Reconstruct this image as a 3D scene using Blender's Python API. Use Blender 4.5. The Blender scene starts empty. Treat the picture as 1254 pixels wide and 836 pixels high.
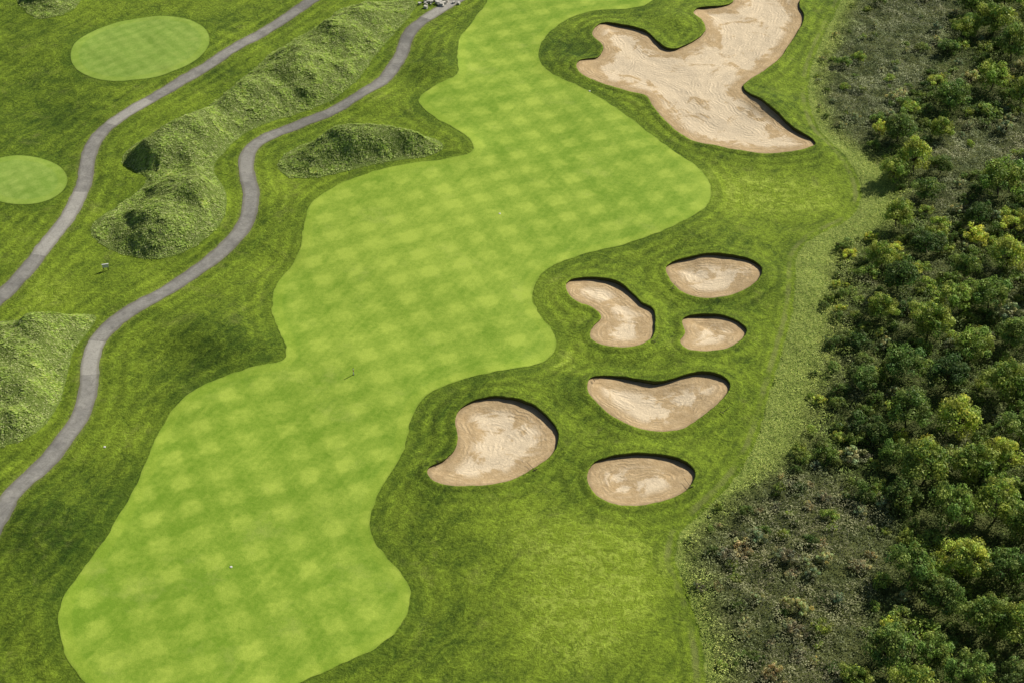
import bpy, math, numpy as np
from mathutils import Vector
rng = np.random.default_rng(7)
T = math.tan(math.radians(17.5)); PITCH = math.radians(38); CH = 137.0; CY = -190.0
sp, cp = math.sin(PITCH), math.cos(PITCH)
def plan(u, v):
    """aerial survey trace -> ground metres"""
    dx = (u-627)/627*T; dy = (418-v)/627*T
    t = CH/(sp-dy*cp)
    return (t*dx, CY+t*(cp+dy*sp))
def P(l): return np.array([plan(*p) for p in l])
def smooth(a, b, x):
    t = np.clip((x-a)/(b-a), 0, 1); return t*t*(3-2*t)
def catmull(p, closed, step):
    p = np.asarray(p, float); n = len(p); out = []
    for i in range(n if closed else n-1):
        if closed: a, b, c, d = p[i-1], p[i], p[(i+1) % n], p[(i+2) % n]
        else: a, b, c, d = p[max(i-1, 0)], p[i], p[i+1], p[min(i+2, n-1)]
        k = max(2, int(np.linalg.norm(c-b)/step))
        for j in range(k):
            t = j/k
            out.append(0.5*((2*b)+(c-a)*t+(2*a-5*b+4*c-d)*t*t+(3*b-a-3*c+d)*t**3))
    if not closed: out.append(p[-1])
    return np.array(out)
def vnoise(x, y, s, seed):
    x = x/s+seed*17.13; y = y/s+seed*5.71
    xi = np.floor(x); yi = np.floor(y); fx = x-xi; fy = y-yi
    fx = fx*fx*(3-2*fx); fy = fy*fy*(3-2*fy)
    def h(a, b):
        q = np.sin(a*127.1+b*311.7+seed*74.7)*43758.5453
        return q-np.floor(q)
    return (h(xi, yi)*(1-fx)+h(xi+1, yi)*fx)*(1-fy)+(h(xi, yi+1)*(1-fx)+h(xi+1, yi+1)*fx)*fy
def fbm(x, y, s, seed):
    return .5*vnoise(x, y, s, seed)+.3*vnoise(x, y, s*.5, seed+1)+.2*vnoise(x, y, s*.25, seed+2)
def sdf_poly(poly, X, Y, margin=14.):
    out = np.full(X.shape, margin)
    m = (X > poly[:, 0].min()-margin) & (X < poly[:, 0].max()+margin) & (Y > poly[:, 1].min()-margin) & (Y < poly[:, 1].max()+margin)
    x = X[m]; y = Y[m]; d = np.full(x.shape, 1e9); ins = np.zeros(x.shape, bool)
    n = len(poly)
    for i in range(n):
        ax, ay = poly[i]; bx, by = poly[(i+1) % n]
        ex, ey = bx-ax, by-ay; L = ex*ex+ey*ey
        if L < 1e-9: continue
        t = np.clip(((x-ax)*ex+(y-ay)*ey)/L, 0, 1)
        d = np.minimum(d, (x-ax-t*ex)**2+(y-ay-t*ey)**2)
        if ay != by:
            c = ((ay > y) != (by > y)) & (x < ex*(y-ay)/(by-ay)+ax); ins ^= c
    d = np.sqrt(d); out[m] = np.minimum(np.where(ins, -d, d), margin)
    return out
def dist_line(line, X, Y, margin=14.):
    out = np.full(X.shape, margin); so = np.zeros(X.shape)
    m = (X > line[:, 0].min()-margin) & (X < line[:, 0].max()+margin) & (Y > line[:, 1].min()-margin) & (Y < line[:, 1].max()+margin)
    x = X[m]; y = Y[m]; d = np.full(x.shape, 1e9); s = np.zeros(x.shape); acc = 0
    for i in range(len(line)-1):
        ax, ay = line[i]; bx, by = line[i+1]; ex, ey = bx-ax, by-ay; L = ex*ex+ey*ey
        t = np.clip(((x-ax)*ex+(y-ay)*ey)/L, 0, 1); dd = (x-ax-t*ex)**2+(y-ay-t*ey)**2
        k = dd < d; d[k] = dd[k]; s[k] = acc+t[k]*math.sqrt(L); acc += math.sqrt(L)
    out[m] = np.minimum(np.sqrt(d), margin); so[m] = s
    return out, so

# ------------------------------------------------------------ survey
fairway = P([(598,0),(580,25),(563,48),(560,75),(560,95),(535,106),(515,120),(514,130),(535,148),(560,162),(578,178),(578,190),(550,197),(505,203),(455,214),(410,230),(382,250),(372,275),(368,300),(355,325),(338,345),(333,375),(340,400),(350,424),(346,441),(318,448),(280,458),(240,475),(210,500),(190,535),(176,575),(160,610),(140,645),(110,690),(85,725),(73,755),(76,790),(90,818),(118,845),(170,870),(250,872),(320,858),(366,836),(400,820),(440,802),(475,780),(496,755),(503,728),(495,705),(475,682),(456,657),(453,632),(465,600),(484,570),(496,545),(504,512),(516,490),(536,476),(570,465),(620,456),(660,446),(678,430),(680,410),(665,390),(653,370),(655,347),(677,326),(720,310),(770,298),(820,281),(860,258),(871,240),(867,220),(850,201),(820,181),(785,155),(750,130),(710,107),(672,89),(660,70),(665,50),(690,28),(725,15),(770,12),(800,2),(830,-40),(615,-40)])
bunkers = {
 'big': [(737,31),(762,33),(790,42),(818,63),(842,58),(862,44),(860,31),(849,22),(855,13),(880,11),(897,5),(902,-14),(984,-14),(978,8),(984,25),(972,48),(950,78),(920,100),(910,112),(930,130),(960,150),(996,177),(990,186),(965,189),(915,187),(875,180),(845,172),(817,152),(800,134),(790,121),(760,112),(722,99),(706,88),(711,78),(732,72),(738,60),(725,44)],
 'a': [(693,352),(700,344),(725,341),(752,345),(770,357),(785,371),(800,381),(802,400),(797,418),(780,428),(750,429),(728,422),(722,410),(729,399),(736,391),(728,380),(710,373),(697,364)],
 'b': [(815,335),(822,326),(850,320),(885,319),(915,323),(931,335),(928,350),(910,362),(880,369),(850,366),(828,355)],
 'c': [(835,395),(845,389),(875,389),(900,397),(913,408),(908,420),(890,432),(865,438),(843,436),(832,425),(838,412)],
 'd': [(719,475),(725,466),(750,463),(780,468),(805,472),(830,468),(860,463),(885,467),(893,478),(885,492),(865,508),(840,525),(810,531),(780,529),(755,515),(735,500),(722,488)],
 'e': [(557,520),(562,505),(580,495),(605,491),(640,495),(665,508),(680,525),(684,540),(675,558),(655,573),(630,588),(600,597),(565,600),(540,597),(524,585),(527,574),(545,566),(558,552),(560,537)],
 'f': [(719,585),(725,570),(745,562),(785,558),(825,561),(846,572),(850,586),(838,602),(810,614),(775,621),(745,617),(726,603)]}
paths = [[(-40,402),(0,364),(30,335),(60,298),(85,265),(103,228),(108,198),(118,172),(140,150),(190,120),(250,85),(310,45),(378,2),(430,-30)],
 [(-40,705),(0,638),(18,603),(60,562),(93,518),(107,480),(111,440),(124,410),(160,380),(220,345),(268,311),(299,277),(308,240),(302,212),(306,187),(326,168),(370,150),(420,130),(463,105),(488,75),(500,46),(520,25),(560,0),(610,-30)]]
greens = [[(172+85*math.cos(a), 62+38*math.sin(a)-10*math.cos(a)) for a in np.linspace(0, 2*math.pi, 14, endpoint=False)],
 [(28+55*math.cos(a), 223+30*math.sin(a)) for a in np.linspace(0, 2*math.pi, 14, endpoint=False)]]
mounds = [[(150,198),(165,180),(200,164),(250,135),(300,95),(340,62),(390,30),(430,7),(505,1),(500,23),(462,66),(438,100),(400,126),(340,146),(300,164),(279,184),(262,209),(277,239),(274,269),(252,294),(217,312),(182,316),(140,306),(115,291),(114,276),(135,260),(170,236),(180,220),(162,210)],
 [(341,206),(350,191),(380,174),(420,166),(470,164),(520,169),(543,182),(530,193),(480,201),(430,211),(390,219),(355,218)],
 [(-60,400),(-10,395),(40,390),(90,386),(118,388),(107,408),(90,431),(82,461),(72,495),(47,530),(10,547),(-50,550)],
 [(20,-8),(28,10),(52,24),(90,12),(98,-10),(50,-25)]]
turf_edge = [(1050,-60),(1030,0),(1010,40),(994,80),(990,120),(1004,160),(1040,200),(1055,235),(1042,265),(1000,288),(977,312),(973,350),(969,390),(955,440),(940,490),(925,540),(895,590),(852,630),(831,655),(828,690),(845,730),(858,780),(864,836),(866,900)]

fairC = catmull(fairway, True, 1.0)
bunkC = {k: catmull(P(v), True, .4) for k, v in bunkers.items()}
pathC = [catmull(P(v), False, 1.0) for v in paths]
greenC = [catmull(P(v), True, .7) for v in greens]
moundC = [catmull(P(v), True, .7) for v in mounds]
te = catmull(P(turf_edge), False, 1.0)
natC = np.vstack([te, [[40, -700], [1800, -700], [1800, 1800], [120, 1800]]])

# ------------------------------------------------------------ grid
G = .34
def axis(a, b):
    core = np.arange(a, b+G*.5, G); o = []; s = G; p = 0
    while p < 1700: s *= 1.35; p += s; o.append(p)
    o = np.array(o)
    return np.concatenate([core[0]-o[::-1], core, core[-1]+o])
xs = axis(-108, 108); ys = axis(-86, 100)
NX, NY = len(xs), len(ys)
X, Y = np.meshgrid(xs, ys)   # [j,i]
fair = sdf_poly(fairC, X, Y)
green = np.minimum(sdf_poly(greenC[0], X, Y), sdf_poly(greenC[1], X, Y))
bs = {k: sdf_poly(c, X, Y) for k, c in bunkC.items()}
bunk = np.minimum.reduce(list(bs.values()))
ms = [sdf_poly(c, X, Y) for c in moundC]
fes = np.minimum.reduce(ms)
pd = [dist_line(c, X, Y) for c in pathC]
W = 1.25
path = np.minimum(pd[0][0], pd[1][0])-W
pth_s = np.where(pd[0][0] < pd[1][0], pd[0][1], pd[1][1]+300)
nat = -sdf_poly(natC, X, Y, 60.)          # >0 in the wild area
wild = np.where(nat > 0, nat+(4.5*smooth(-34, -46, Y)+3.5*smooth(30, 42, Y))*smooth(0, 1.5, nat), nat)   # scrub density distance
def gauss(lst):
    o = np.zeros_like(X)
    for u, v, r, a in lst:
        cx, cy = plan(u, v); o += a*np.exp(-((X-cx)**2+(Y-cy)**2)/(r*r))
    return o
H = 1.8*(fbm(X, Y, 48, 3)-.5)+.9*(fbm(X, Y, 14, 9)-.5)*smooth(-1, 6, fair)
H += .22*(fbm(X, Y, 4, 19)-.5)*smooth(0, 2, fair)
H += gauss([(255,405,6,1.3),(300,425,4,.8),(215,440,4,-.6),(60,640,6,1.5),(30,760,7,.9),(450,120,5,.8),(530,85,4,1.4),(545,60,4,.7),
            (560,180,4,.6),(330,320,4,-.6),(200,520,5,-.5),(830,30,4,1.3),(945,130,4,1.3),(1010,190,5,.9),(690,80,4,.6),
            (700,480,5,.5),(620,470,5,.7),(840,450,5,.6),(770,545,4,.6),(870,300,6,.8),(950,350,5,.6),(560,620,6,.7),(60,60,8,.6),(60,140,6,-.5),(720,660,8,.5)])
H += .35*np.exp(-(np.maximum(bunk, 0)/2.6)**2)*np.where(bunk > -20, 1, 0)
ridge = gauss([(200,288,5,2.2),(238,250,4.8,2.3),(205,275,4,.4),(190,199,4.8,1.6),(228,172,5,2.2),(262,136,4.8,1.6),(310,118,5.6,2.3),(360,83,5.6,2.1),(400,107,4.8,1.4),(405,52,5.6,2.2),(455,28,5.4,1.8),
               (400,190,4.5,2.2),(450,184,5,2.2),(500,181,4,1.4),(30,428,5.6,2.5),(20,488,5.6,2.5),(70,402,4,1.2),(-30,450,6,1.4),(55,-5,5,1.6)])
ridge += 1.1*smooth(.2, .8, vnoise(X*.8+Y*.6, Y*.8-X*.6, 5., 31))+.6*vnoise(X, Y, 2.4, 33)
H += ridge*smooth(.4, -4.1, fes)
H += nat.clip(0, 60)*.012*smooth(0, 10, nat)+smooth(2, 14, nat)*.8*(fbm(X, Y, 14, 44)-.5)
H -= .05*smooth(1.2, 0, np.maximum(path, 0))
rad = np.hypot(X, Y); H *= 1-.8*smooth(160, 400, rad)
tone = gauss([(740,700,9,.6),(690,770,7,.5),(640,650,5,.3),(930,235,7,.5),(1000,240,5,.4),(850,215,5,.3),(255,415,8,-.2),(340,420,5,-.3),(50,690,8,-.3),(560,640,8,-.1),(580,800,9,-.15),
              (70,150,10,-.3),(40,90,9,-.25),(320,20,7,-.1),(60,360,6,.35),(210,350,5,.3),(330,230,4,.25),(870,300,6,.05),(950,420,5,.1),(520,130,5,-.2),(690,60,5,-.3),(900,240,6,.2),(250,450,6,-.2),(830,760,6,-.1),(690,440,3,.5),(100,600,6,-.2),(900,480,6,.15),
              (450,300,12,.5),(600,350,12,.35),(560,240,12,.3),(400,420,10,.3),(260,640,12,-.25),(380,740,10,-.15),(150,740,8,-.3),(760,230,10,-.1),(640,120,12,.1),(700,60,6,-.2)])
COL = ['fair', 'green', 'bunk', 'fes', 'path', 'paths', 'nat', 'tone', 'wild']
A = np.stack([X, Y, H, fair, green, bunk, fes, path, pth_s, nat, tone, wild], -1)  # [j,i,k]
def sample(px, py):
    px = np.asarray(px, float); py = np.asarray(py, float)
    i = np.clip(np.searchsorted(xs, px)-1, 0, NX-2); j = np.clip(np.searchsorted(ys, py)-1, 0, NY-2)
    fx = ((px-xs[i])/(xs[i+1]-xs[i]))[..., None]; fy = ((py-ys[j])/(ys[j+1]-ys[j]))[..., None]
    return (A[j, i]*(1-fx)+A[j, i+1]*fx)*(1-fy)+(A[j+1, i]*(1-fx)+A[j+1, i+1]*fx)*fy

def build(name, verts, faces_q, polys=(), attrs=None, mats=(), matidx=None, smoothf=True, colattr=None):
    me = bpy.data.meshes.new(name)
    verts = np.asarray(verts, np.float32).reshape(-1, 3)
    fq = np.asarray(faces_q, np.int32)
    if fq.size == 0: fq = np.zeros((0, 4), np.int32)
    k = fq.shape[1]
    loops = fq.ravel(); tot = np.full(len(fq), k, np.int32)
    if len(polys):
        loops = np.concatenate([loops, np.concatenate([np.asarray(p, np.int32) for p in polys])])
        tot = np.concatenate([tot, np.array([len(p) for p in polys], np.int32)])
    me.vertices.add(len(verts)); me.vertices.foreach_set('co', verts.ravel())
    me.loops.add(len(loops)); me.loops.foreach_set('vertex_index', loops.astype(np.int32))
    me.polygons.add(len(tot)); me.polygons.foreach_set('loop_start', np.concatenate([[0], np.cumsum(tot)[:-1]]).astype(np.int32))
    me.polygons.foreach_set('loop_total', tot)
    if matidx is not None: me.polygons.foreach_set('material_index', np.asarray(matidx, np.int32))
    me.polygons.foreach_set('use_smooth', np.full(len(tot), smoothf, bool))
    if attrs is not None:
        for n, a in attrs.items():
            at = me.attributes.new(n, 'FLOAT', 'POINT'); at.data.foreach_set('value', np.asarray(a, np.float32))
    if colattr is not None:
        at = me.attributes.new('tint', 'FLOAT_COLOR', 'POINT')
        c = np.ones((len(verts), 4), np.float32); c[:, :3] = colattr; at.data.foreach_set('color', c.ravel())
    for m in mats: me.materials.append(m)
    me.update(calc_edges=True); me.validate()
    return me
def obj(name, me, parent=None):
    o = bpy.data.objects.new(name, me); bpy.context.scene.collection.objects.link(o)
    if parent: o.parent = parent
    return o
def clip_sheet(S, thr=0.):
    S = S-thr; ins = S < 0
    c = ins[:-1, :-1].astype(int)+ins[:-1, 1:]+ins[1:, :-1]+ins[1:, 1:]
    idx = np.full(S.shape, -1, int); use = np.zeros(S.shape, bool)
    J, I = np.nonzero(c > 0)
    for a, b in ((0, 0), (0, 1), (1, 0), (1, 1)): use[J+a, I+b] = True
    use &= ins
    idx[use] = np.arange(use.sum()); V = [A[use]]; n = use.sum()
    J, I = np.nonzero(c == 4)
    q = np.stack([idx[J, I], idx[J, I+1], idx[J+1, I+1], idx[J+1, I]], -1)
    polys = []; ex = []; cache = {}
    J, I = np.nonzero((c > 0) & (c < 4))
    for j, i in zip(J, I):
        cs = [(j, i), (j, i+1), (j+1, i+1), (j+1, i)]; p = []
        for a in range(4):
            u, v = cs[a], cs[(a+1) % 4]
            if ins[u]: p.append(idx[u])
            if ins[u] != ins[v]:
                key = (min(u, v), max(u, v))
                if key not in cache:
                    t = S[key[0]]/(S[key[0]]-S[key[1]]); cache[key] = n+len(ex)
                    ex.append(A[key[0]]*(1-t)+A[key[1]]*t)
                p.append(cache[key])
        if len(p) >= 3: polys.append(p)
    if ex: V.append(np.array(ex))
    return np.vstack(V), q, polys
def attrs_of(V): return {n: V[:, 3+i] for i, n in enumerate(COL)}

# ------------------------------------------------------------ materials
class N:
    def __init__(s, name):
        s.m = bpy.data.materials.new(name); s.m.use_nodes = True; s.t = s.m.node_tree; s.t.nodes.clear()
        s.out = s.t.nodes.new('ShaderNodeOutputMaterial')
    def L(s, a, b): s.t.links.new(a, b)
    def put(s, inp, v):
        if v is None: return
        if hasattr(v, 'is_linked'): s.L(v, inp)
        else:
            if isinstance(v, tuple) and len(v) == 3 and inp.type == 'RGBA': v = v+(1,)
            inp.default_value = v
    def math(s, op, a, b=None, c=None, clamp=False):
        n = s.t.nodes.new('ShaderNodeMath'); n.operation = op; n.use_clamp = clamp
        for i, v in enumerate((a, b, c)): s.put(n.inputs[i], v)
        return n.outputs[0]
    def attr(s, name, col=False):
        n = s.t.nodes.new('ShaderNodeAttribute'); n.attribute_name = name; return n.outputs['Color' if col else 'Fac']
    def pos(s): return s.t.nodes.new('ShaderNodeNewGeometry').outputs['Position']
    def map(s, v, sc=(1, 1, 1), rot=(0, 0, 0)):
        n = s.t.nodes.new('ShaderNodeMapping'); s.L(v, n.inputs[0]); n.inputs['Scale'].default_value = sc; n.inputs['Rotation'].default_value = rot; return n.outputs[0]
    def noise(s, scale, detail=3, rough=.55, vec=None, dist=0):
        n = s.t.nodes.new('ShaderNodeTexNoise'); s.L(vec if vec is not None else s.pos(), n.inputs['Vector'])
        n.inputs['Scale'].default_value = scale; n.inputs['Detail'].default_value = detail; n.inputs['Roughness'].default_value = rough; n.inputs['Distortion'].default_value = dist
        return n.outputs[0]
    def ss(s, a, b, x):
        n = s.t.nodes.new('ShaderNodeMapRange'); n.interpolation_type = 'SMOOTHSTEP'
        s.put(n.inputs[0], x)
        if a < b: n.inputs[1].default_value, n.inputs[2].default_value = a, b
        else:
            n.inputs[1].default_value, n.inputs[2].default_value = b, a; n.inputs[3].default_value, n.inputs[4].default_value = 1, 0
        return n.outputs[0]
    def mix(s, f, a, b, bt='MIX'):
        n = s.t.nodes.new('ShaderNodeMix'); n.data_type = 'RGBA'; n.blend_type = bt
        s.put(n.inputs[0], f); s.put(n.inputs[6], a); s.put(n.inputs[7], b); return n.outputs[2]
    def scale(s, col, f):
        n = s.t.nodes.new('ShaderNodeVectorMath'); n.operation = 'SCALE'; s.put(n.inputs[0], col); s.put(n.inputs[3], f); return n.outputs[0]
    def done(s, col, rough=.8, bump=None, bd=.1, bs=1., spec=.15):
        b = s.t.nodes.new('ShaderNodeBsdfPrincipled'); s.put(b.inputs['Base Color'], col); s.put(b.inputs['Roughness'], rough); b.inputs['Specular IOR Level'].default_value = spec
        if bump is not None:
            n = s.t.nodes.new('ShaderNodeBump'); n.inputs['Distance'].default_value = bd; n.inputs['Strength'].default_value = bs
            s.put(n.inputs['Height'], bump); s.L(n.outputs[0], b.inputs['Normal'])
        s.L(b.outputs[0], s.out.inputs[0]); return s.m

def mat_rough():
    s = N('rough_grass'); P_ = s.pos()
    big = s.noise(.07, 4, .6); mid = s.noise(.4, 6, .7, dist=.8); fine = s.noise(2.4, 5, .78); vf = s.noise(8, 3, .75)
    strk = s.noise(1, 4, .65, vec=s.map(s.map(P_, rot=(0, 0, -1.05)), sc=(.09, .9, 1)), dist=.4)
    x = s.math('ADD', s.math('MULTIPLY', big, 1.1), s.math('MULTIPLY', mid, 1.4))
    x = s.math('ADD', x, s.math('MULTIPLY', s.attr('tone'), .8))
    x = s.math('ADD', x, s.math('MULTIPLY', fine, .9))
    x = s.math('ADD', x, s.math('MULTIPLY', s.math('SUBTRACT', strk, .5), .9))
    f = s.ss(1.02, 2.28, x)
    col = s.mix(f, (.042, .088, .006), (.27, .375, .028))
    dry = s.ss(.54, .72, s.noise(.25, 7, .74, dist=.5))
    col = s.mix(s.math('MULTIPLY', dry, .35), col, (.28, .29, .08))
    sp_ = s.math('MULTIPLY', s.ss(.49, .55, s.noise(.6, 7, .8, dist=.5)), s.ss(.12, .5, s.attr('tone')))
    col = s.mix(s.math('MULTIPLY', sp_, .8), col, (.42, .53, .07))
    w1 = s.math('SINE', s.math('MULTIPLY', s.math('ADD', s.attr('bunk'), s.math('MULTIPLY', mid, 1.2)), 3.3))
    w1 = s.math('MULTIPLY', s.math('MULTIPLY', w1, .16), s.ss(8, 1, s.attr('bunk')))
    w2 = s.math('MULTIPLY', s.math('MULTIPLY', s.math('SINE', s.math('MULTIPLY', s.math('ADD', s.attr('fair'), mid), 3.0)), .14), s.ss(10, 1, s.attr('fair')))
    w3 = s.math('MULTIPLY', s.math('MULTIPLY', s.math('SINE', s.math('MULTIPLY', s.math('ADD', s.attr('path'), mid), 3.0)), .15), s.ss(10, 1, s.attr('path')))
    k = s.math('ADD', s.math('ADD', 1.0, w1), s.math('ADD', w2, w3))
    k = s.math('MULTIPLY', k, s.math('ADD', .15, s.math('MULTIPLY', fine, 1.7)))
    k = s.math('MULTIPLY', k, s.math('ADD', .5, s.math('MULTIPLY', vf, 1.)))
    col = s.scale(col, k)
    e = s.math('MINIMUM', s.attr('fair'), s.attr('green'))
    ln = s.math('MULTIPLY', s.ss(.4, .1, e), .3)
    col = s.mix(ln, col, (.04, .07, .006))
    fc = s.math('MULTIPLY', s.ss(2.1, 1.8, s.math('ADD', e, s.math('MULTIPLY', mid, .5))), .25)
    col = s.mix(fc, col, (.09, .17, .012))
    wp = s.math('MULTIPLY', s.ss(.9, .1, s.math('ADD', s.attr('path'), s.math('MULTIPLY', fine, .5))), .5)
    col = s.mix(wp, col, (.19, .19, .07))
    n_ = s.attr('nat'); wl = s.attr('wild')
    # mower track that follows the turf limit
    brk = s.ss(.38, .58, s.noise(.15, 3))
    t1 = s.math('MULTIPLY', s.math('MULTIPLY', s.ss(.55, .15, s.math('ABSOLUTE', s.math('ADD', n_, s.math('ADD', s.math('MULTIPLY', mid, .8), .5)))), .55), brk)
    col = s.mix(t1, col, (.27, .29, .09))
    t2 = s.math('MULTIPLY', s.math('MULTIPLY', s.ss(.5, .15, s.math('ABSOLUTE', s.math('ADD', n_, s.math('ADD', s.math('MULTIPLY', mid, .8), 1.9)))), .35), brk)
    col = s.mix(t2, col, (.06, .10, .01))
    wild = s.mix(s.ss(.35, .65, mid), (.06, .08, .02), (.15, .17, .05))
    near = s.mix(s.ss(.35, .65, fine), (.14, .22, .03), (.38, .45, .10))
    wild = s.mix(s.ss(5, 10, s.math('ADD', wl, s.math('MULTIPLY', mid, 4))), near, wild)
    col = s.mix(s.ss(-.1, .2, s.math('ADD', n_, s.math('MULTIPLY', s.math('SUBTRACT', mid, .5), 1.6))), col, wild)
    b = s.math('ADD', s.math('MULTIPLY', fine, .9), s.math('ADD', s.math('MULTIPLY', vf, .4), s.math('MULTIPLY', mid, 1.4)))
    return s.done(col, .85, b, .4, .9)
def mat_fairway(w=2.45, name='fairway_turf', light=(.40, .52, .068), dark=(.175, .302, .020), ang=23.6, ks=1.):
    s = N(name); p0 = s.pos()
    wob = s.math('MULTIPLY', s.math('SUBTRACT', s.noise(.045, 2), .5), 2.2)
    jag = s.math('MULTIPLY', s.math('SUBTRACT', s.noise(.9, 3), .5), 1.0)
    wob = s.math('ADD', wob, jag)
    def stripes(a, off):
        m = s.map(p0, rot=(0, 0, -math.radians(a)))
        x = s.t.nodes.new('ShaderNodeSeparateXYZ'); s.L(m, x.inputs[0])
        yv = s.math('ADD', x.outputs[1], s.math('ADD', wob, off))
        sn = s.math('SINE', s.math('MULTIPLY', yv, math.pi/w))
        return s.ss(-.7, .7, sn)
    a1 = stripes(ang, 0.); a2 = stripes(ang+90, .7)
    fd1 = s.math('ADD', .2, s.math('MULTIPLY', s.ss(.36, .6, s.noise(.06, 3)), .8)); fd2 = s.math('ADD', .2, s.math('MULTIPLY', s.ss(.36, .6, s.noise(.05, 3, vec=s.map(p0, rot=(0, 0, 1.1)))), .8))
    x = s.math('ADD', s.math('MULTIPLY', s.math('MULTIPLY', a1, .18), fd1), s.math('MULTIPLY', s.math('MULTIPLY', a2, .15), fd2))
    cell = s.math('MULTIPLY', s.math('MULTIPLY', a1, a2), s.ss(.3, .62, s.noise(.14, 5, .7)))
    x = s.math('ADD', x, s.math('MULTIPLY', cell, .40*ks))
    blot = s.noise(.16, 7, .74, dist=.4); fine = s.noise(1.3, 6, .8); vf = s.noise(7, 3, .7)
    x = s.math('ADD', x, s.math('MULTIPLY', s.math('SUBTRACT', blot, .5), 1.3))
    x = s.math('ADD', x, s.math('MULTIPLY', s.math('SUBTRACT', fine, .5), 1.5))
    st2 = s.noise(1, 4, .65, vec=s.map(s.map(p0, rot=(0, 0, -math.radians(62))), sc=(.05, .9, 1)))
    x = s.math('ADD', x, s.math('MULTIPLY', s.math('SUBTRACT', st2, .5), .8))
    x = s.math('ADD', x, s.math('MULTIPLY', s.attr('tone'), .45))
    x = s.math('ADD', x, .24, clamp=True)
    col = s.mix(x, dark, light)
    dry = s.math('MULTIPLY', s.ss(.54, .72, s.noise(.11, 7, .74)), .35)
    col = s.mix(dry, col, (.39, .45, .10))
    em = s.math('MINIMUM', s.attr('fair'), s.attr('green'))
    edge = s.ss(-1.7, -1.2, em)
    col = s.mix(s.math('MULTIPLY', edge, .2), col, (.38, .49, .05))
    ed2 = s.ss(-.35, 0., em)
    col = s.mix(s.math('MULTIPLY', ed2, .3), col, (.14, .22, .02))
    col = s.scale(col, s.math('ADD', .75, s.math('MULTIPLY', vf, .5)))
    return s.done(col, .75, s.math('ADD', fine, s.math('MULTIPLY', vf, .3)), .07, .8)
def mat_sand():
    s = N('bunker_sand'); b = s.attr('bunk')
    n1 = s.noise(.35, 4, .6); fine = s.noise(3, 4, .7); vf = s.noise(14, 2, .7); n2 = s.noise(.9, 4, .65)
    d = s.math('ADD', b, s.math('ADD', s.math('MULTIPLY', n1, 2.2), s.math('MULTIPLY', n2, .35)))
    w = s.math('SINE', s.math('MULTIPLY', d, 10.))
    wv = s.math('SINE', s.math('MULTIPLY', d, 2.7))
    col = s.mix(s.ss(.3, .7, n2), (.46, .325, .17), (.56, .415, .235))
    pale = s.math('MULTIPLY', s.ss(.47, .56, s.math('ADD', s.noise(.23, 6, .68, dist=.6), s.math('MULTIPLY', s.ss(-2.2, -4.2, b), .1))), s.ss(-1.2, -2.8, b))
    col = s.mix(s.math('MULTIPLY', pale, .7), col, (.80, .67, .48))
    rm = s.math('MULTIPLY', s.ss(.42, .62, s.noise(.45, 4, .6)), .085)
    k = s.math('ADD', 1.0, s.math('ADD', s.math('MULTIPLY', w, rm), s.math('MULTIPLY', wv, .035)))
    k = s.math('MULTIPLY', k, s.math('ADD', .78, s.math('MULTIPLY', fine, .44)))
    k = s.math('MULTIPLY', k, s.math('ADD', .88, s.math('MULTIPLY', vf, .24)))
    col = s.scale(col, k)
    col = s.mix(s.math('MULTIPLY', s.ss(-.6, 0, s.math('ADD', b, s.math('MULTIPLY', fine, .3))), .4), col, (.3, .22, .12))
    h = s.math('ADD', s.math('MULTIPLY', w, s.math('MULTIPLY', rm, 3.)), s.math('ADD', fine, s.math('MULTIPLY', n2, 1.5)))
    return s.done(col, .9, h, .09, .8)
def mat_path():
    s = N('cart_path_asphalt'); sx = s.attr('paths'); d = s.attr('path')
    fine = s.noise(3.5, 4, .7); mid = s.noise(.35, 5, .7)
    vo = s.t.nodes.new('ShaderNodeTexVoronoi'); vo.inputs['Scale'].default_value = .11; vo.voronoi_dimensions = '1D'
    s.L(sx, vo.inputs['W'])
    sep = s.t.nodes.new('ShaderNodeSeparateColor'); s.L(vo.outputs['Color'], sep.inputs[0])
    patch = s.ss(.74, .76, sep.outputs[0]); patch2 = s.ss(.2, .18, sep.outputs[1])
    col = s.mix(s.ss(.3, .7, mid), (.215, .205, .185), (.33, .315, .28))
    col = s.mix(s.math('MULTIPLY', patch, .6), col, (.47, .445, .39))
    col = s.mix(s.math('MULTIPLY', patch2, .4), col, (.15, .145, .13))
    cr = s.ss(.03, .0, s.math('ABSOLUTE', s.math('SUBTRACT', s.noise(.6, 5, .6, dist=.5), .5)))
    col = s.mix(s.math('MULTIPLY', cr, .25), col, (.09, .08, .06))
    edge = s.ss(-.4, 0, s.math('ADD', d, s.math('MULTIPLY', fine, .25)))
    col = s.mix(s.math('MULTIPLY', edge, .5), col, (.13, .12, .07))
    col = s.scale(col, s.math('ADD', .66, s.math('MULTIPLY', fine, .68)))
    return s.done(col, .85, fine, .02, .6)
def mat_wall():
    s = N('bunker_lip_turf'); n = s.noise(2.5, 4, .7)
    return s.done(s.mix(n, (.03, .045, .008), (.11, .11, .035)), .9, n, .1)
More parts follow.
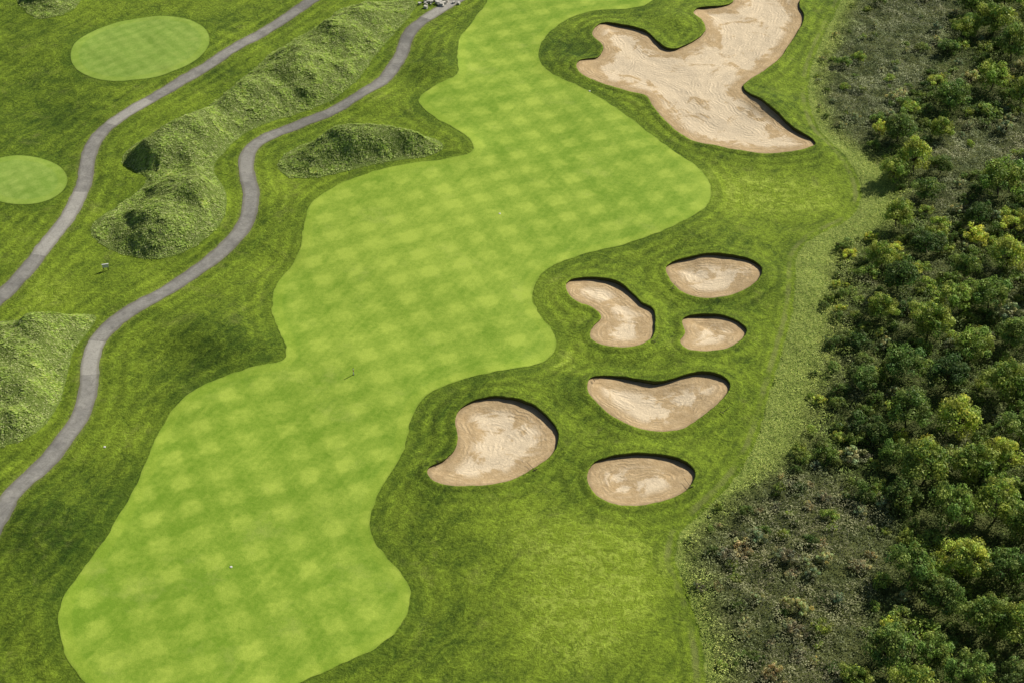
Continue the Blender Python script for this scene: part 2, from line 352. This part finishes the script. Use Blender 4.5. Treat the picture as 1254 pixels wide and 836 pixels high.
def mat_leaf(name, hue=(1, 1, 1), var=.35, trans=.3):
    s = N(name); c = s.attr('tint', True)
    oi = s.t.nodes.new('ShaderNodeObjectInfo')
    c = s.mix(oi.outputs['Random'], s.mix(1., c, (1-var, 1-var*.7, 1-var*.4), 'MULTIPLY'), s.mix(1., c, (1+var, 1+var*.8, 1+var*.3), 'MULTIPLY'))
    c = s.mix(1., c, hue, 'MULTIPLY')
    b = s.t.nodes.new('ShaderNodeBsdfPrincipled'); s.L(c, b.inputs['Base Color']); b.inputs['Roughness'].default_value = .55; b.inputs['Specular IOR Level'].default_value = .18
    tr = s.t.nodes.new('ShaderNodeBsdfTranslucent'); s.L(c, tr.inputs[0])
    mx = s.t.nodes.new('ShaderNodeMixShader'); mx.inputs[0].default_value = trans
    s.L(b.outputs[0], mx.inputs[1]); s.L(tr.outputs[0], mx.inputs[2]); s.L(mx.outputs[0], s.out.inputs[0]); return s.m
def mat_flat(name, col, rough=.6):
    s = N(name); n = s.noise(6, 3); return s.done(s.mix(n, tuple(c*.8 for c in col), tuple(min(1, c*1.15) for c in col)), rough)
def mat_fes():
    s = N('fescue_ground'); n = s.noise(.8, 5, .7); f = s.noise(5, 4, .7)
    return s.done(s.scale(s.mix(n, (.12, .19, .03), (.26, .34, .07)), s.math('ADD', .4, s.math('MULTIPLY', f, 1.2))), .9, f, .3)
M_rough = mat_rough(); M_fair = mat_fairway(); M_green = mat_fairway(1.3, 'green_turf', (.34, .46, .09), (.19, .31, .04), 35, .4)
M_sand = mat_sand(); M_path = mat_path(); M_wall = mat_wall(); M_fes = mat_fes()
M_leaf = mat_leaf('tree_foliage', trans=.33); M_scrub = mat_leaf('scrub_foliage', var=0.0001, trans=.3); M_blade = mat_leaf('fescue_blades', var=.0001, trans=.45)
M_bark = mat_flat('bark', (.12, .095, .07), .9)

# ------------------------------------------------------------ ground
Z = H-1.6*(bunk < .45)-.25*smooth(-.5, -1.5, path)
V = A.reshape(-1, A.shape[-1]).copy(); V[:, 2] = Z.ravel()
ii = np.arange(NX*NY).reshape(NY, NX)
q = np.stack([ii[:-1, :-1], ii[:-1, 1:], ii[1:, 1:], ii[1:, :-1]], -1).reshape(-1, 4)
obj('ground', build('ground', V[:, :3], q, attrs=attrs_of(V), mats=[M_rough]))
def sheet(name, S, lift, mat, thr=0., parent=None):
    V, q, p = clip_sheet(S, thr); co = V[:, :3].copy(); co[:, 2] += lift
    return obj(name, build(name, co, q, p, attrs_of(V), [mat]), parent)
sheet('fairway', fair+.3*(vnoise(X, Y, 1.1, 61)-.5), .03, M_fair)
for c in greenC: sheet('putting_green', sdf_poly(c, X, Y), .03, M_green)
for i in range(2): sheet('cart_path', pd[i][0]-W+.25*(vnoise(X, Y, 1.2, 8)-.5), .035, M_path)

# ------------------------------------------------------------ bunkers
sun_az, sun_el = math.radians(50), math.radians(37)
S2 = np.array([math.sin(sun_az), math.cos(sun_az)])
for k, C in bunkC.items():
    cen = C.mean(0); S = bs[k]
    area = np.sum(C[:, 0]*np.roll(C[:, 1], -1)-np.roll(C[:, 0], -1)*C[:, 1])
    if area < 0: C = C[::-1]
    tg = np.roll(C, -1, 0)-np.roll(C, 1, 0); tg /= np.linalg.norm(tg, axis=1)[:, None]
    nr = np.stack([tg[:, 1], -tg[:, 0]], -1)
    for _ in range(3): nr = (np.roll(nr, 1, 0)+nr*2+np.roll(nr, -1, 0))/4
    nr /= np.linalg.norm(nr, axis=1)[:, None]
    Vs, qs, ps = clip_sheet(S, .08)
    sd = Vs[:, 5]; gx = Vs[:, :2]
    near = np.empty(len(Vs), int)
    for a in range(0, len(Vs), 4000):
        near[a:a+4000] = ((gx[a:a+4000, None, :]-C[None])**2).sum(-1).argmin(1)
    lipC = .12+.24*np.clip(nr@np.array([.35, .94]), 0, 1)*(.1+1.7*vnoise(C[:, 0], C[:, 1], 3., 5))+.11*np.clip(nr@S2, 0, 1)
    for _ in range(10): lipC = (np.roll(lipC, 1)+lipC+np.roll(lipC, -1))/3
    lip = lipC[near]
    zz = Vs[:, 2]-lip*smooth(-6, -.5, sd)-.5*smooth(-.5, -6, sd)-.05*smooth(0, -2, sd)+.12*(fbm(Vs[:, 0], Vs[:, 1], 2.5, 12)-.5)
    co = [np.column_stack([Vs[:, :2], zz])]; at = [Vs[:, 3:]]; nv = len(Vs); n = len(C)
    quads = [qs]; mi_q = [0]*len(qs)
    rings = []
    for off, dz in ((.06, None), (0., .02), (-.03, .05), (.15, .09), (.4, .075), (.75, .035), (1.1, .012), (1.2, -.03)):
        pt = C+nr*off
        if off <= .2: pt = pt+nr*(.26*(fbm(C[:, 0], C[:, 1], 1.1, 3)-.5))[..., None]
        sm = sample(pt[:, 0], pt[:, 1])
        z = sm[:, 2]-lipC-.35 if dz is None else sm[:, 2]+dz
        co.append(np.column_stack([pt, z])); at.append(sm[:, 3:]); rings.append(nv); nv += n
    i0 = np.arange(n); i1 = (i0+1) % n
    for r in range(len(rings)-1):
        a, b = rings[r], rings[r+1]
        quads.append(np.stack([a+i0, a+i1, b+i1, b+i0], -1)[:, ::-1]); mi_q += [1 if r < 2 else 2]*n
    co = np.vstack(co); at = np.vstack(at)
    me = build('sand_bunker', co, np.vstack(quads), ps, {c_: at[:, i] for i, c_ in enumerate(COL)}, [M_sand, M_wall, M_rough], mi_q+[0]*len(ps))
    obj('sand_bunker', me)

# ------------------------------------------------------------ leaf cards
def cards(cen, nrm, size, aspect, r):
    n = len(cen); nrm = nrm/np.linalg.norm(nrm, axis=1)[:, None]
    t = r.normal(size=(n, 3)); t -= (t*nrm).sum(1)[:, None]*nrm; t /= np.linalg.norm(t, axis=1)[:, None]
    b = np.cross(nrm, t); s = np.asarray(size).reshape(-1, 1)
    v = np.stack([cen-t*s, cen-b*s*aspect, cen+t*s, cen+b*s*aspect], 1)
    return v
def qidx(n, k=4): return np.arange(n*k).reshape(n, k)
def tube(p0, p1, r0, r1, n=6):
    p0, p1 = np.array(p0, float), np.array(p1, float); d = p1-p0; d /= np.linalg.norm(d)
    a = np.cross(d, [0.3, .9, .1]); a /= np.linalg.norm(a); b = np.cross(d, a)
    th = np.arange(n)*2*math.pi/n; c = np.cos(th)[:, None]*a+np.sin(th)[:, None]*b
    v = np.vstack([p0+c*r0, p1+c*r1]); i = np.arange(n); j = (i+1) % n
    return v, np.stack([i, j, n+j, n+i], -1)
def make_shrub(name, R, Ht, nclump, per, base, seed, tall=False, leaf=.15):
    r = np.random.default_rng(seed); V = []; F = []; C = []; mi = []; nv = 0
    d = r.normal(size=(nclump, 3)); d[:, 2] = np.abs(d[:, 2])*1.1-.25; d /= np.linalg.norm(d, axis=1)[:, None]
    rr = r.uniform(.45, 1.0, nclump)**.7
    zc = Ht*(.5 if tall else .42)
    asym = 1+.2*np.sin(np.arctan2(d[:, 1], d[:, 0])*2+r.uniform(0, 6))
    cc = np.column_stack([d[:, 0]*R*rr*asym, d[:, 1]*R*rr*asym, zc+d[:, 2]*(Ht-zc)*rr*r.uniform(.75, 1.15, nclump)])
    cr = R*r.uniform(.2, .34, nclump)
    stems = 1 if tall else 4
    tips = []
    for s_ in range(stems):
        a = r.uniform(0, 6.28); o = 0 if tall else .2
        p0 = (o*math.cos(a), o*math.sin(a), -.5); p1 = (R*.15*math.cos(a), R*.15*math.sin(a), zc*.6); p2 = (R*.25*math.cos(a), R*.25*math.sin(a), zc*1.25)
        for A0, B0, q0, q1 in ((p0, p1, .16 if tall else .09, .11 if tall else .06), (p1, p2, .11 if tall else .06, .05)):
            v, f = tube(A0, B0, q0, q1); V.append(v); F.append(f+nv); nv += len(v); C.append(np.full((len(v), 3), .1)); mi += [1]*len(f)
        tips.append(p1)
    for i in range(nclump):
        p = tips[i % stems]; v, f = tube(p, cc[i], .04, .012, 4); V.append(v); F.append(f+nv); nv += len(v); C.append(np.full((len(v), 3), .1)); mi += [1]*len(f)
        m = int(per*r.uniform(.6, 1.3)); u = r.normal(size=(m, 3)); u /= np.linalg.norm(u, axis=1)[:, None]
        pos = cc[i]+u*cr[i]*r.uniform(.55, 1.1, (m, 1))*np.array([1, 1, .8]); pos[:, 2] = np.maximum(pos[:, 2], .15)
        nn = u+r.normal(size=(m, 3))*.33+np.array([0, 0, .2])
        v = cards(pos, nn, leaf*r.uniform(.6, 1.35, m), .6, r).reshape(-1, 3)
        k = r.uniform(.65, 1.35); t = np.array(base)*k*np.array([1+r.uniform(-.15, .25), 1, 1+r.uniform(-.2, .2)])
        tc = t*r.uniform(.6, 1.6, (m, 1)); C.append(np.repeat(tc, 4, 0))
        V.append(v); F.append(qidx(m)+nv); nv += len(v); mi += [0]*m
    return build(name, np.vstack(V), np.vstack(F), mats=[M_leaf, M_bark], matidx=mi, smoothf=False, colattr=np.vstack(C))
dk = (.23, .325, .065); md = (.33, .43, .085); gy = (.40, .44, .21); yl = (.47, .55, .11); br = (.38, .37, .18); dk2 = (.14, .21, .05)
trees = [make_shrub('deciduous_tree', 2.8, 4.9, 54, 82, [dk, dk2, dk, md][i], 100+i, True, .155) for i in range(4)]
shrubs = [make_shrub('shrub', 1.7, 2.4, 30, 60, [dk, md, dk2, gy, yl, br][i], 200+i, False, .125) for i in range(6)]

tl = [(1215,30,1.05),(1238,62,1),(1212,98,1),(1165,122,.9),(1100,158,1.05),(1180,40,.7),(1152,160,.7),(1118,196,1),(1092,212,.7),(1222,228,1.1),(1150,205,.6),(1098,268,.8),(1132,236,.7),(1250,118,.8),(1190,8,.8),(1230,0,.9),
      (1135,300,.8),(1078,318,.7),(1180,330,.7),(1232,318,.9),(1210,372,.8),(1165,372,.8),(1100,350,.8),(1135,405,.9),(1078,385,.75),(1240,415,.9),(1190,432,.8),(1105,455,.85),(1155,470,.8),(1225,480,.9),(1110,512,.95),(1170,520,.9),(1245,530,.9),(1058,470,.6),(1075,532,.6),
      (1128,578,1),(1185,575,.8),(1225,560,.9),(1095,560,.7),(1160,630,.9),(1105,612,.7),(1215,625,1),(1252,650,1),(1180,688,.9),(1110,702,.8),(1228,700,.8),(1150,735,.8),(1200,760,.95),(1245,775,.9),(1085,800,.9),(1140,800,.7),(1180,828,.8),(1245,838,.9),(1045,836,.6),(1110,850,.8),
      (1270,20,1),(1275,90,.9),(1280,180,1),(1275,270,.9),(1290,350,1),(1280,460,.9),(1290,590,1),(1285,720,1),(1160,60,.5),(1195,270,.6)]
placed = []
for i, (u, v, s) in enumerate(tl):
    x, y = plan(u, v+14*s); z = float(sample(x, y)[2])
    o = obj('deciduous_tree', trees[(i*7+i//3) % 4]); o.location = (x, y, z-.1); sc = s*rng.uniform(.95, 1.2)
    o.scale = (sc*rng.uniform(.9, 1.1), sc*rng.uniform(.9, 1.1), sc*rng.uniform(.95, 1.25)); o.rotation_euler[2] = rng.uniform(0, 6.28); placed.append((x, y, 2.7*s))
def inz(l, x, y): return sdf_poly(P(l), np.asarray(x), np.asarray(y), 6.)
Zgray = [(1000,-60),(1190,-60),(1165,40),(1130,100),(1080,160),(1040,185),(1000,150),(985,80)]
Zgray2 = [(1130,180),(1254,140),(1330,140),(1330,240),(1190,215),(1160,280),(1110,250)]
Zbrown = [(850,640),(940,580),(1010,575),(1090,640),(1095,700),(1060,790),(1040,900),(860,900),(845,740)]
par = obj('shrub_thicket', None); cnt = 0
N0 = 9000
cx = rng.uniform(15, 112, N0); cy = rng.uniform(-90, 100, N0)
sm = sample(cx, cy); nt = sm[:, 9]; wl = sm[:, 11]
g1 = np.minimum(inz(Zgray, cx, cy), inz(Zgray2, cx, cy)); g2 = inz(Zbrown, cx, cy)
clus = vnoise(cx, cy, 9, 15)
for i in range(N0):
    if wl[i] < 4.2 or nt[i] < .8: continue
    x, y = cx[i], cy[i]
    pr = .35+.65*smooth(.25, .55, clus[i])
    if wl[i] < 8: pr = .12+.1*(wl[i]-4.2)
    if g1[i] < 0: pr = .16
    if g2[i] < 0: pr = .34
    if rng.random() > pr: continue
    s = rng.uniform(.4, 1.25)*(.6 if wl[i] < 8 else 1)
    if g2[i] < 0 or g1[i] < 0: s *= .65
    dmin = 1.35*s+.25
    if any((x-a)**2+(y-b)**2 < (dmin+c*.68)**2 for a, b, c in placed): continue
    placed.append((x, y, 1.3*s))
    if g2[i] < 0: k = rng.choice([0, 3, 5, 5, 1, 2])
    elif g1[i] < 0: k = rng.choice([0, 3, 3, 1])
    elif wl[i] < 8: k = rng.choice([1, 4, 0, 2])
    else: k = rng.choice([0, 0, 1, 2, 3, 4, 1, 2, 2])
    o = obj('shrub_clump', shrubs[k], par); o.location = (x, y, float(sm[i, 2])-.1); o.scale = (s*rng.uniform(.85, 1.2), s*rng.uniform(.85, 1.2), s*rng.uniform(.7, 1.2)); o.rotation_euler[2] = rng.uniform(0, 6.28); cnt += 1
print('shrubs', cnt)

def undergrowth():
    n = 620000
    x = rng.uniform(10, 105, n); y = rng.uniform(-82, 98, n)
    lim = 60+(y+75)*.235+8
    sm = sample(x, y); nt = sm[:, 9]+1.2*(fbm(x, y, 3.5, 77)-.5); wl = sm[:, 11]
    keep = (nt > -.1+rng.random(n)*.3) & (x < lim)
    x, y, sm, nt, wl = x[keep], y[keep], sm[keep], nt[keep], wl[keep]; n = len(x)
    g1 = smooth(2.5, -2.5, np.minimum(inz(Zgray, x, y), inz(Zgray2, x, y))+3*(fbm(x, y, 5, 2)-.5)); g2 = smooth(2.5, -2.5, inz(Zbrown, x, y)+4*(fbm(x, y, 5, 4)-.5))
    def bf(a, b): return vnoise(a, b, 1.9, 50)**1.6*1.3+vnoise(a, b, .8, 51)*.6
    amp = .42*smooth(-.2, .8, nt)+.6*smooth(3.5, 9, wl)
    bump = bf(x, y)*amp*(1+.2*g2)
    h = bump*rng.uniform(.3, 1, n)**.5+.04
    e = .3
    gx = (bf(x+e, y)-bf(x-e, y))/(2*e)*amp; gy_ = (bf(x, y+e)-bf(x, y-e))/(2*e)*amp
    nn = np.column_stack([-gx, -gy_, np.ones(n)*.9])+rng.normal(size=(n, 3))*.36
    cen = np.column_stack([x, y, sm[:, 2]+h])
    sz = rng.uniform(.05, .14, n)*(.75+.35*smooth(2, 8, wl))
    v = cards(cen, nn, sz, .55, rng).reshape(-1, 3)
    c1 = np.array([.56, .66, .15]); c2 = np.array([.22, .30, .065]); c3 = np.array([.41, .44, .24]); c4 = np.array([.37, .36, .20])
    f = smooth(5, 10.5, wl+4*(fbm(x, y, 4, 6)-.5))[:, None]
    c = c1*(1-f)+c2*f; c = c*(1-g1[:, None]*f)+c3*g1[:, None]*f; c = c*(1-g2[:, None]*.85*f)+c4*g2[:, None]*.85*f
    pn = fbm(x, y, 2.2, 90)[:, None]; c = c*(.25+1.45*pn)
    w = smooth(.55, .75, fbm(x, y, 5, 61))[:, None]*(.2+.3*f); c = c*(1-w)+np.array([.48, .44, .25])*w
    dkp = smooth(.5, .68, fbm(x, y, 5, 66))[:, None]*(.12+.45*f); c = c*(1-dkp)+np.array([.11, .17, .04])*dkp
    c = c*rng.uniform(.5, 1.45, (n, 1))
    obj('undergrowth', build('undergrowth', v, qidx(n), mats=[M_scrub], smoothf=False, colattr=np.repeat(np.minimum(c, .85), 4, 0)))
    print('undergrowth', n)
undergrowth()

# fescue mounds
for mi_, C in enumerate(moundC):
    S = ms[mi_]; m = sheet('fescue_mound', S, .03, M_fes)
    lo = C.min(0); hi = C.max(0); n = int((hi[0]-lo[0])*(hi[1]-lo[1])*75)
    x = rng.uniform(lo[0], hi[0], n); y = rng.uniform(lo[1], hi[1], n)
    sd = sdf_poly(C, x, y, 3.)+.5*(vnoise(x, y, .8, 4)-.5); k = sd < 0; x, y, sd = x[k], y[k], sd[k]; n = len(x)
    s0 = sample(x, y); z = s0[:, 2]; e = .35
    gr = np.column_stack([-(sample(x+e, y)[:, 2]-sample(x-e, y)[:, 2])/(2*e), -(sample(x, y+e)[:, 2]-sample(x, y-e)[:, 2])/(2*e)])
    clump = vnoise(x, y, .8, 21)*.6+vnoise(x, y, 2.2, 23)*.4
    L = (.06+.58*clump**1.5)*rng.uniform(.6, 1.2, n)*(.45+.55*smooth(0, -1.2, sd))
    a = rng.uniform(0, 2*math.pi, n)
    dirv = np.column_stack([np.cos(a)*.6-.5, np.sin(a)*.6-.35])*1.4
    base = np.column_stack([x, y, z]); up = .6
    slope = (dirv*(-gr)).sum(1)
    tip = base+np.column_stack([dirv*L[:, None], (up+slope)*L])
    per = np.column_stack([-dirv[:, 1], dirv[:, 0]]); per /= np.linalg.norm(per, axis=1)[:, None]
    wid = rng.uniform(.05, .10, n)[:, None]
    wv = np.column_stack([per, (per*(-gr)).sum(1)+rng.normal(size=n)*.35])*wid
    mid = base*.5+tip*.5+np.column_stack([np.zeros((n, 2)), L*.18])
    v = np.stack([base-wv*.8, base+wv*.8, mid+wv, tip, mid-wv], 1).reshape(-1, 3)
    c = np.array([.45, .57, .14])*(.4+1.1*clump[:, None])*rng.uniform(.6, 1.4, (n, 1))
    w = (rng.random(n) < .24)[:, None]; c = np.where(w, np.array([.70, .75, .33]), c)
    obj('tall_grass', build('tall_grass', v, qidx(n, 5), mats=[M_blade], smoothf=False, colattr=np.repeat(np.minimum(c, .85), 5, 0)), m)

# ------------------------------------------------------------ small objects
M_wood = mat_flat('painted_wood', (.75, .74, .7)); M_dk = mat_flat('dark_wood', (.06, .045, .03)); M_red = mat_flat('red_paint', (.5, .08, .03)); M_rock = mat_flat('limestone', (.6, .57, .5), .9)
def box(c, s):
    c = np.array(c, float); s = np.array(s, float)/2
    v = np.array([[i, j, k] for k in (-1, 1) for j in (-1, 1) for i in (-1, 1)])*s+c
    return v, np.array([[0, 2, 3, 1], [4, 5, 7, 6], [0, 1, 5, 4], [2, 6, 7, 3], [0, 4, 6, 2], [1, 3, 7, 5]])
def parts(name, lst, u, v, rot=0, dz=0):
    V = []; F = []; mi = []; nv = 0; mats = []
    for (vv, ff), m in lst:
        if m not in mats: mats.append(m)
        V.append(vv); F.append(ff+nv); nv += len(vv); mi += [mats.index(m)]*len(ff)
    o = obj(name, build(name, np.vstack(V), np.vstack(F), mats=mats, matidx=mi, smoothf=False))
    x, y = plan(u, v); o.location = (x, y, float(sample(x, y)[2])+dz); o.rotation_euler[2] = rot; return o
def rake(u, v, rot, dz):
    l = [(tube((0, 0, .04), (1.7, 0, .1), .025, .02, 8), M_dk), (box((0, 0, .05), (.06, .65, .05)), M_dk)]
    l += [(box((0, -.28+.08*i, .0), (.03, .02, .07)), M_dk) for i in range(8)]
    parts('bunker_rake', l, u, v, rot, dz)
rake(536, 569, .4, .12); rake(655, 577, 2.2, .12); rake(823, 357, 1.2, .12); rake(921, 333, -.6, .12); rake(800, 424, 1.0, .12); rake(846, 598, 2.0, .12); rake(727, 470, .3, .12); rake(884, 508, .8, .12)
parts('tee_sign', [(box((-.3, 0, .45), (.09, .09, .95)), M_dk), (box((.3, 0, .45), (.09, .09, .95)), M_dk), (box((0, -.06, .75), (.85, .05, .5)), M_wood), (box((0, 0, 1.04), (.95, .16, .06)), M_wood)], 130, 331, .25, .05)
parts('yardage_stake', [(tube((0, 0, 0), (0, 0, 1.1), .06, .06, 8), M_wood), (tube((0, 0, .62), (0, 0, .82), .066, .066, 8), M_red), (tube((0, 0, 1.1), (0, 0, 1.16), .065, .02, 8), M_dk), (tube((0, 0, 0.02), (0, 0, .08), .14, .12, 10), M_dk)], 433, 459)
def disc(n=12, r=.16):
    v1, f1 = tube((0, 0, 0), (0, 0, .06), r, r*.9, n); v2, f2 = tube((0, 0, .06), (0, 0, .085), r*.9, .01, n)
    return (np.vstack([v1, v2]), np.vstack([f1, f2+len(v1)]))
for u, v in ((283, 694), (612, 264), (128, 546), (722, 113)): parts('sprinkler_cover', [(disc(), M_wood)], u, v, 0, .03)
R = []
for i in range(34):
    p = rng.normal(size=2)*np.array([1.7, .9]); s = rng.uniform(.15, .42); v, f = box((0, 0, 0), (s*2, s*1.6, s*1.3)); v = v*rng.uniform(.7, 1.15, v.shape)
    a = rng.uniform(0, 6); c_, s_ = math.cos(a), math.sin(a); v = v@np.array([[c_, s_, 0], [-s_, c_, 0], [0, 0, 1]])+np.array([p[0], p[1], s*.4+.1]); R.append(((v, f), M_rock))
parts('rock_pile', R, 536, 3)

# ------------------------------------------------------------ light, camera
w = bpy.data.worlds.new('World'); bpy.context.scene.world = w; w.use_nodes = True; nt_ = w.node_tree
bg = nt_.nodes['Background']; sk = nt_.nodes.new('ShaderNodeTexSky'); sk.sky_type = 'NISHITA'; sk.sun_disc = False; sk.sun_elevation = sun_el; sk.sun_rotation = sun_az
nt_.links.new(sk.outputs[0], bg.inputs[0]); bg.inputs[1].default_value = .052
sl = bpy.data.lights.new('sun', 'SUN'); sl.energy = 5.0; sl.angle = math.radians(.5); sl.color = (1, .95, .84)
so = bpy.data.objects.new('sun', sl); bpy.context.scene.collection.objects.link(so)
sd_ = Vector((math.cos(sun_el)*math.sin(sun_az), math.cos(sun_el)*math.cos(sun_az), math.sin(sun_el))); so.rotation_euler = sd_.to_track_quat('Z', 'Y').to_euler()
cam = bpy.data.cameras.new('camera'); co_ = bpy.data.objects.new('camera', cam); bpy.context.scene.collection.objects.link(co_)
co_.location = (0, CY, CH); co_.rotation_euler = (math.pi/2-PITCH, 0, 0); cam.sensor_width = 36; cam.lens = 18/T; cam.clip_end = 6000; cam.clip_start = .5
sc = bpy.context.scene; sc.camera = co_; sc.view_settings.view_transform = 'Standard'; sc.view_settings.look = 'None'; sc.view_settings.exposure = 0
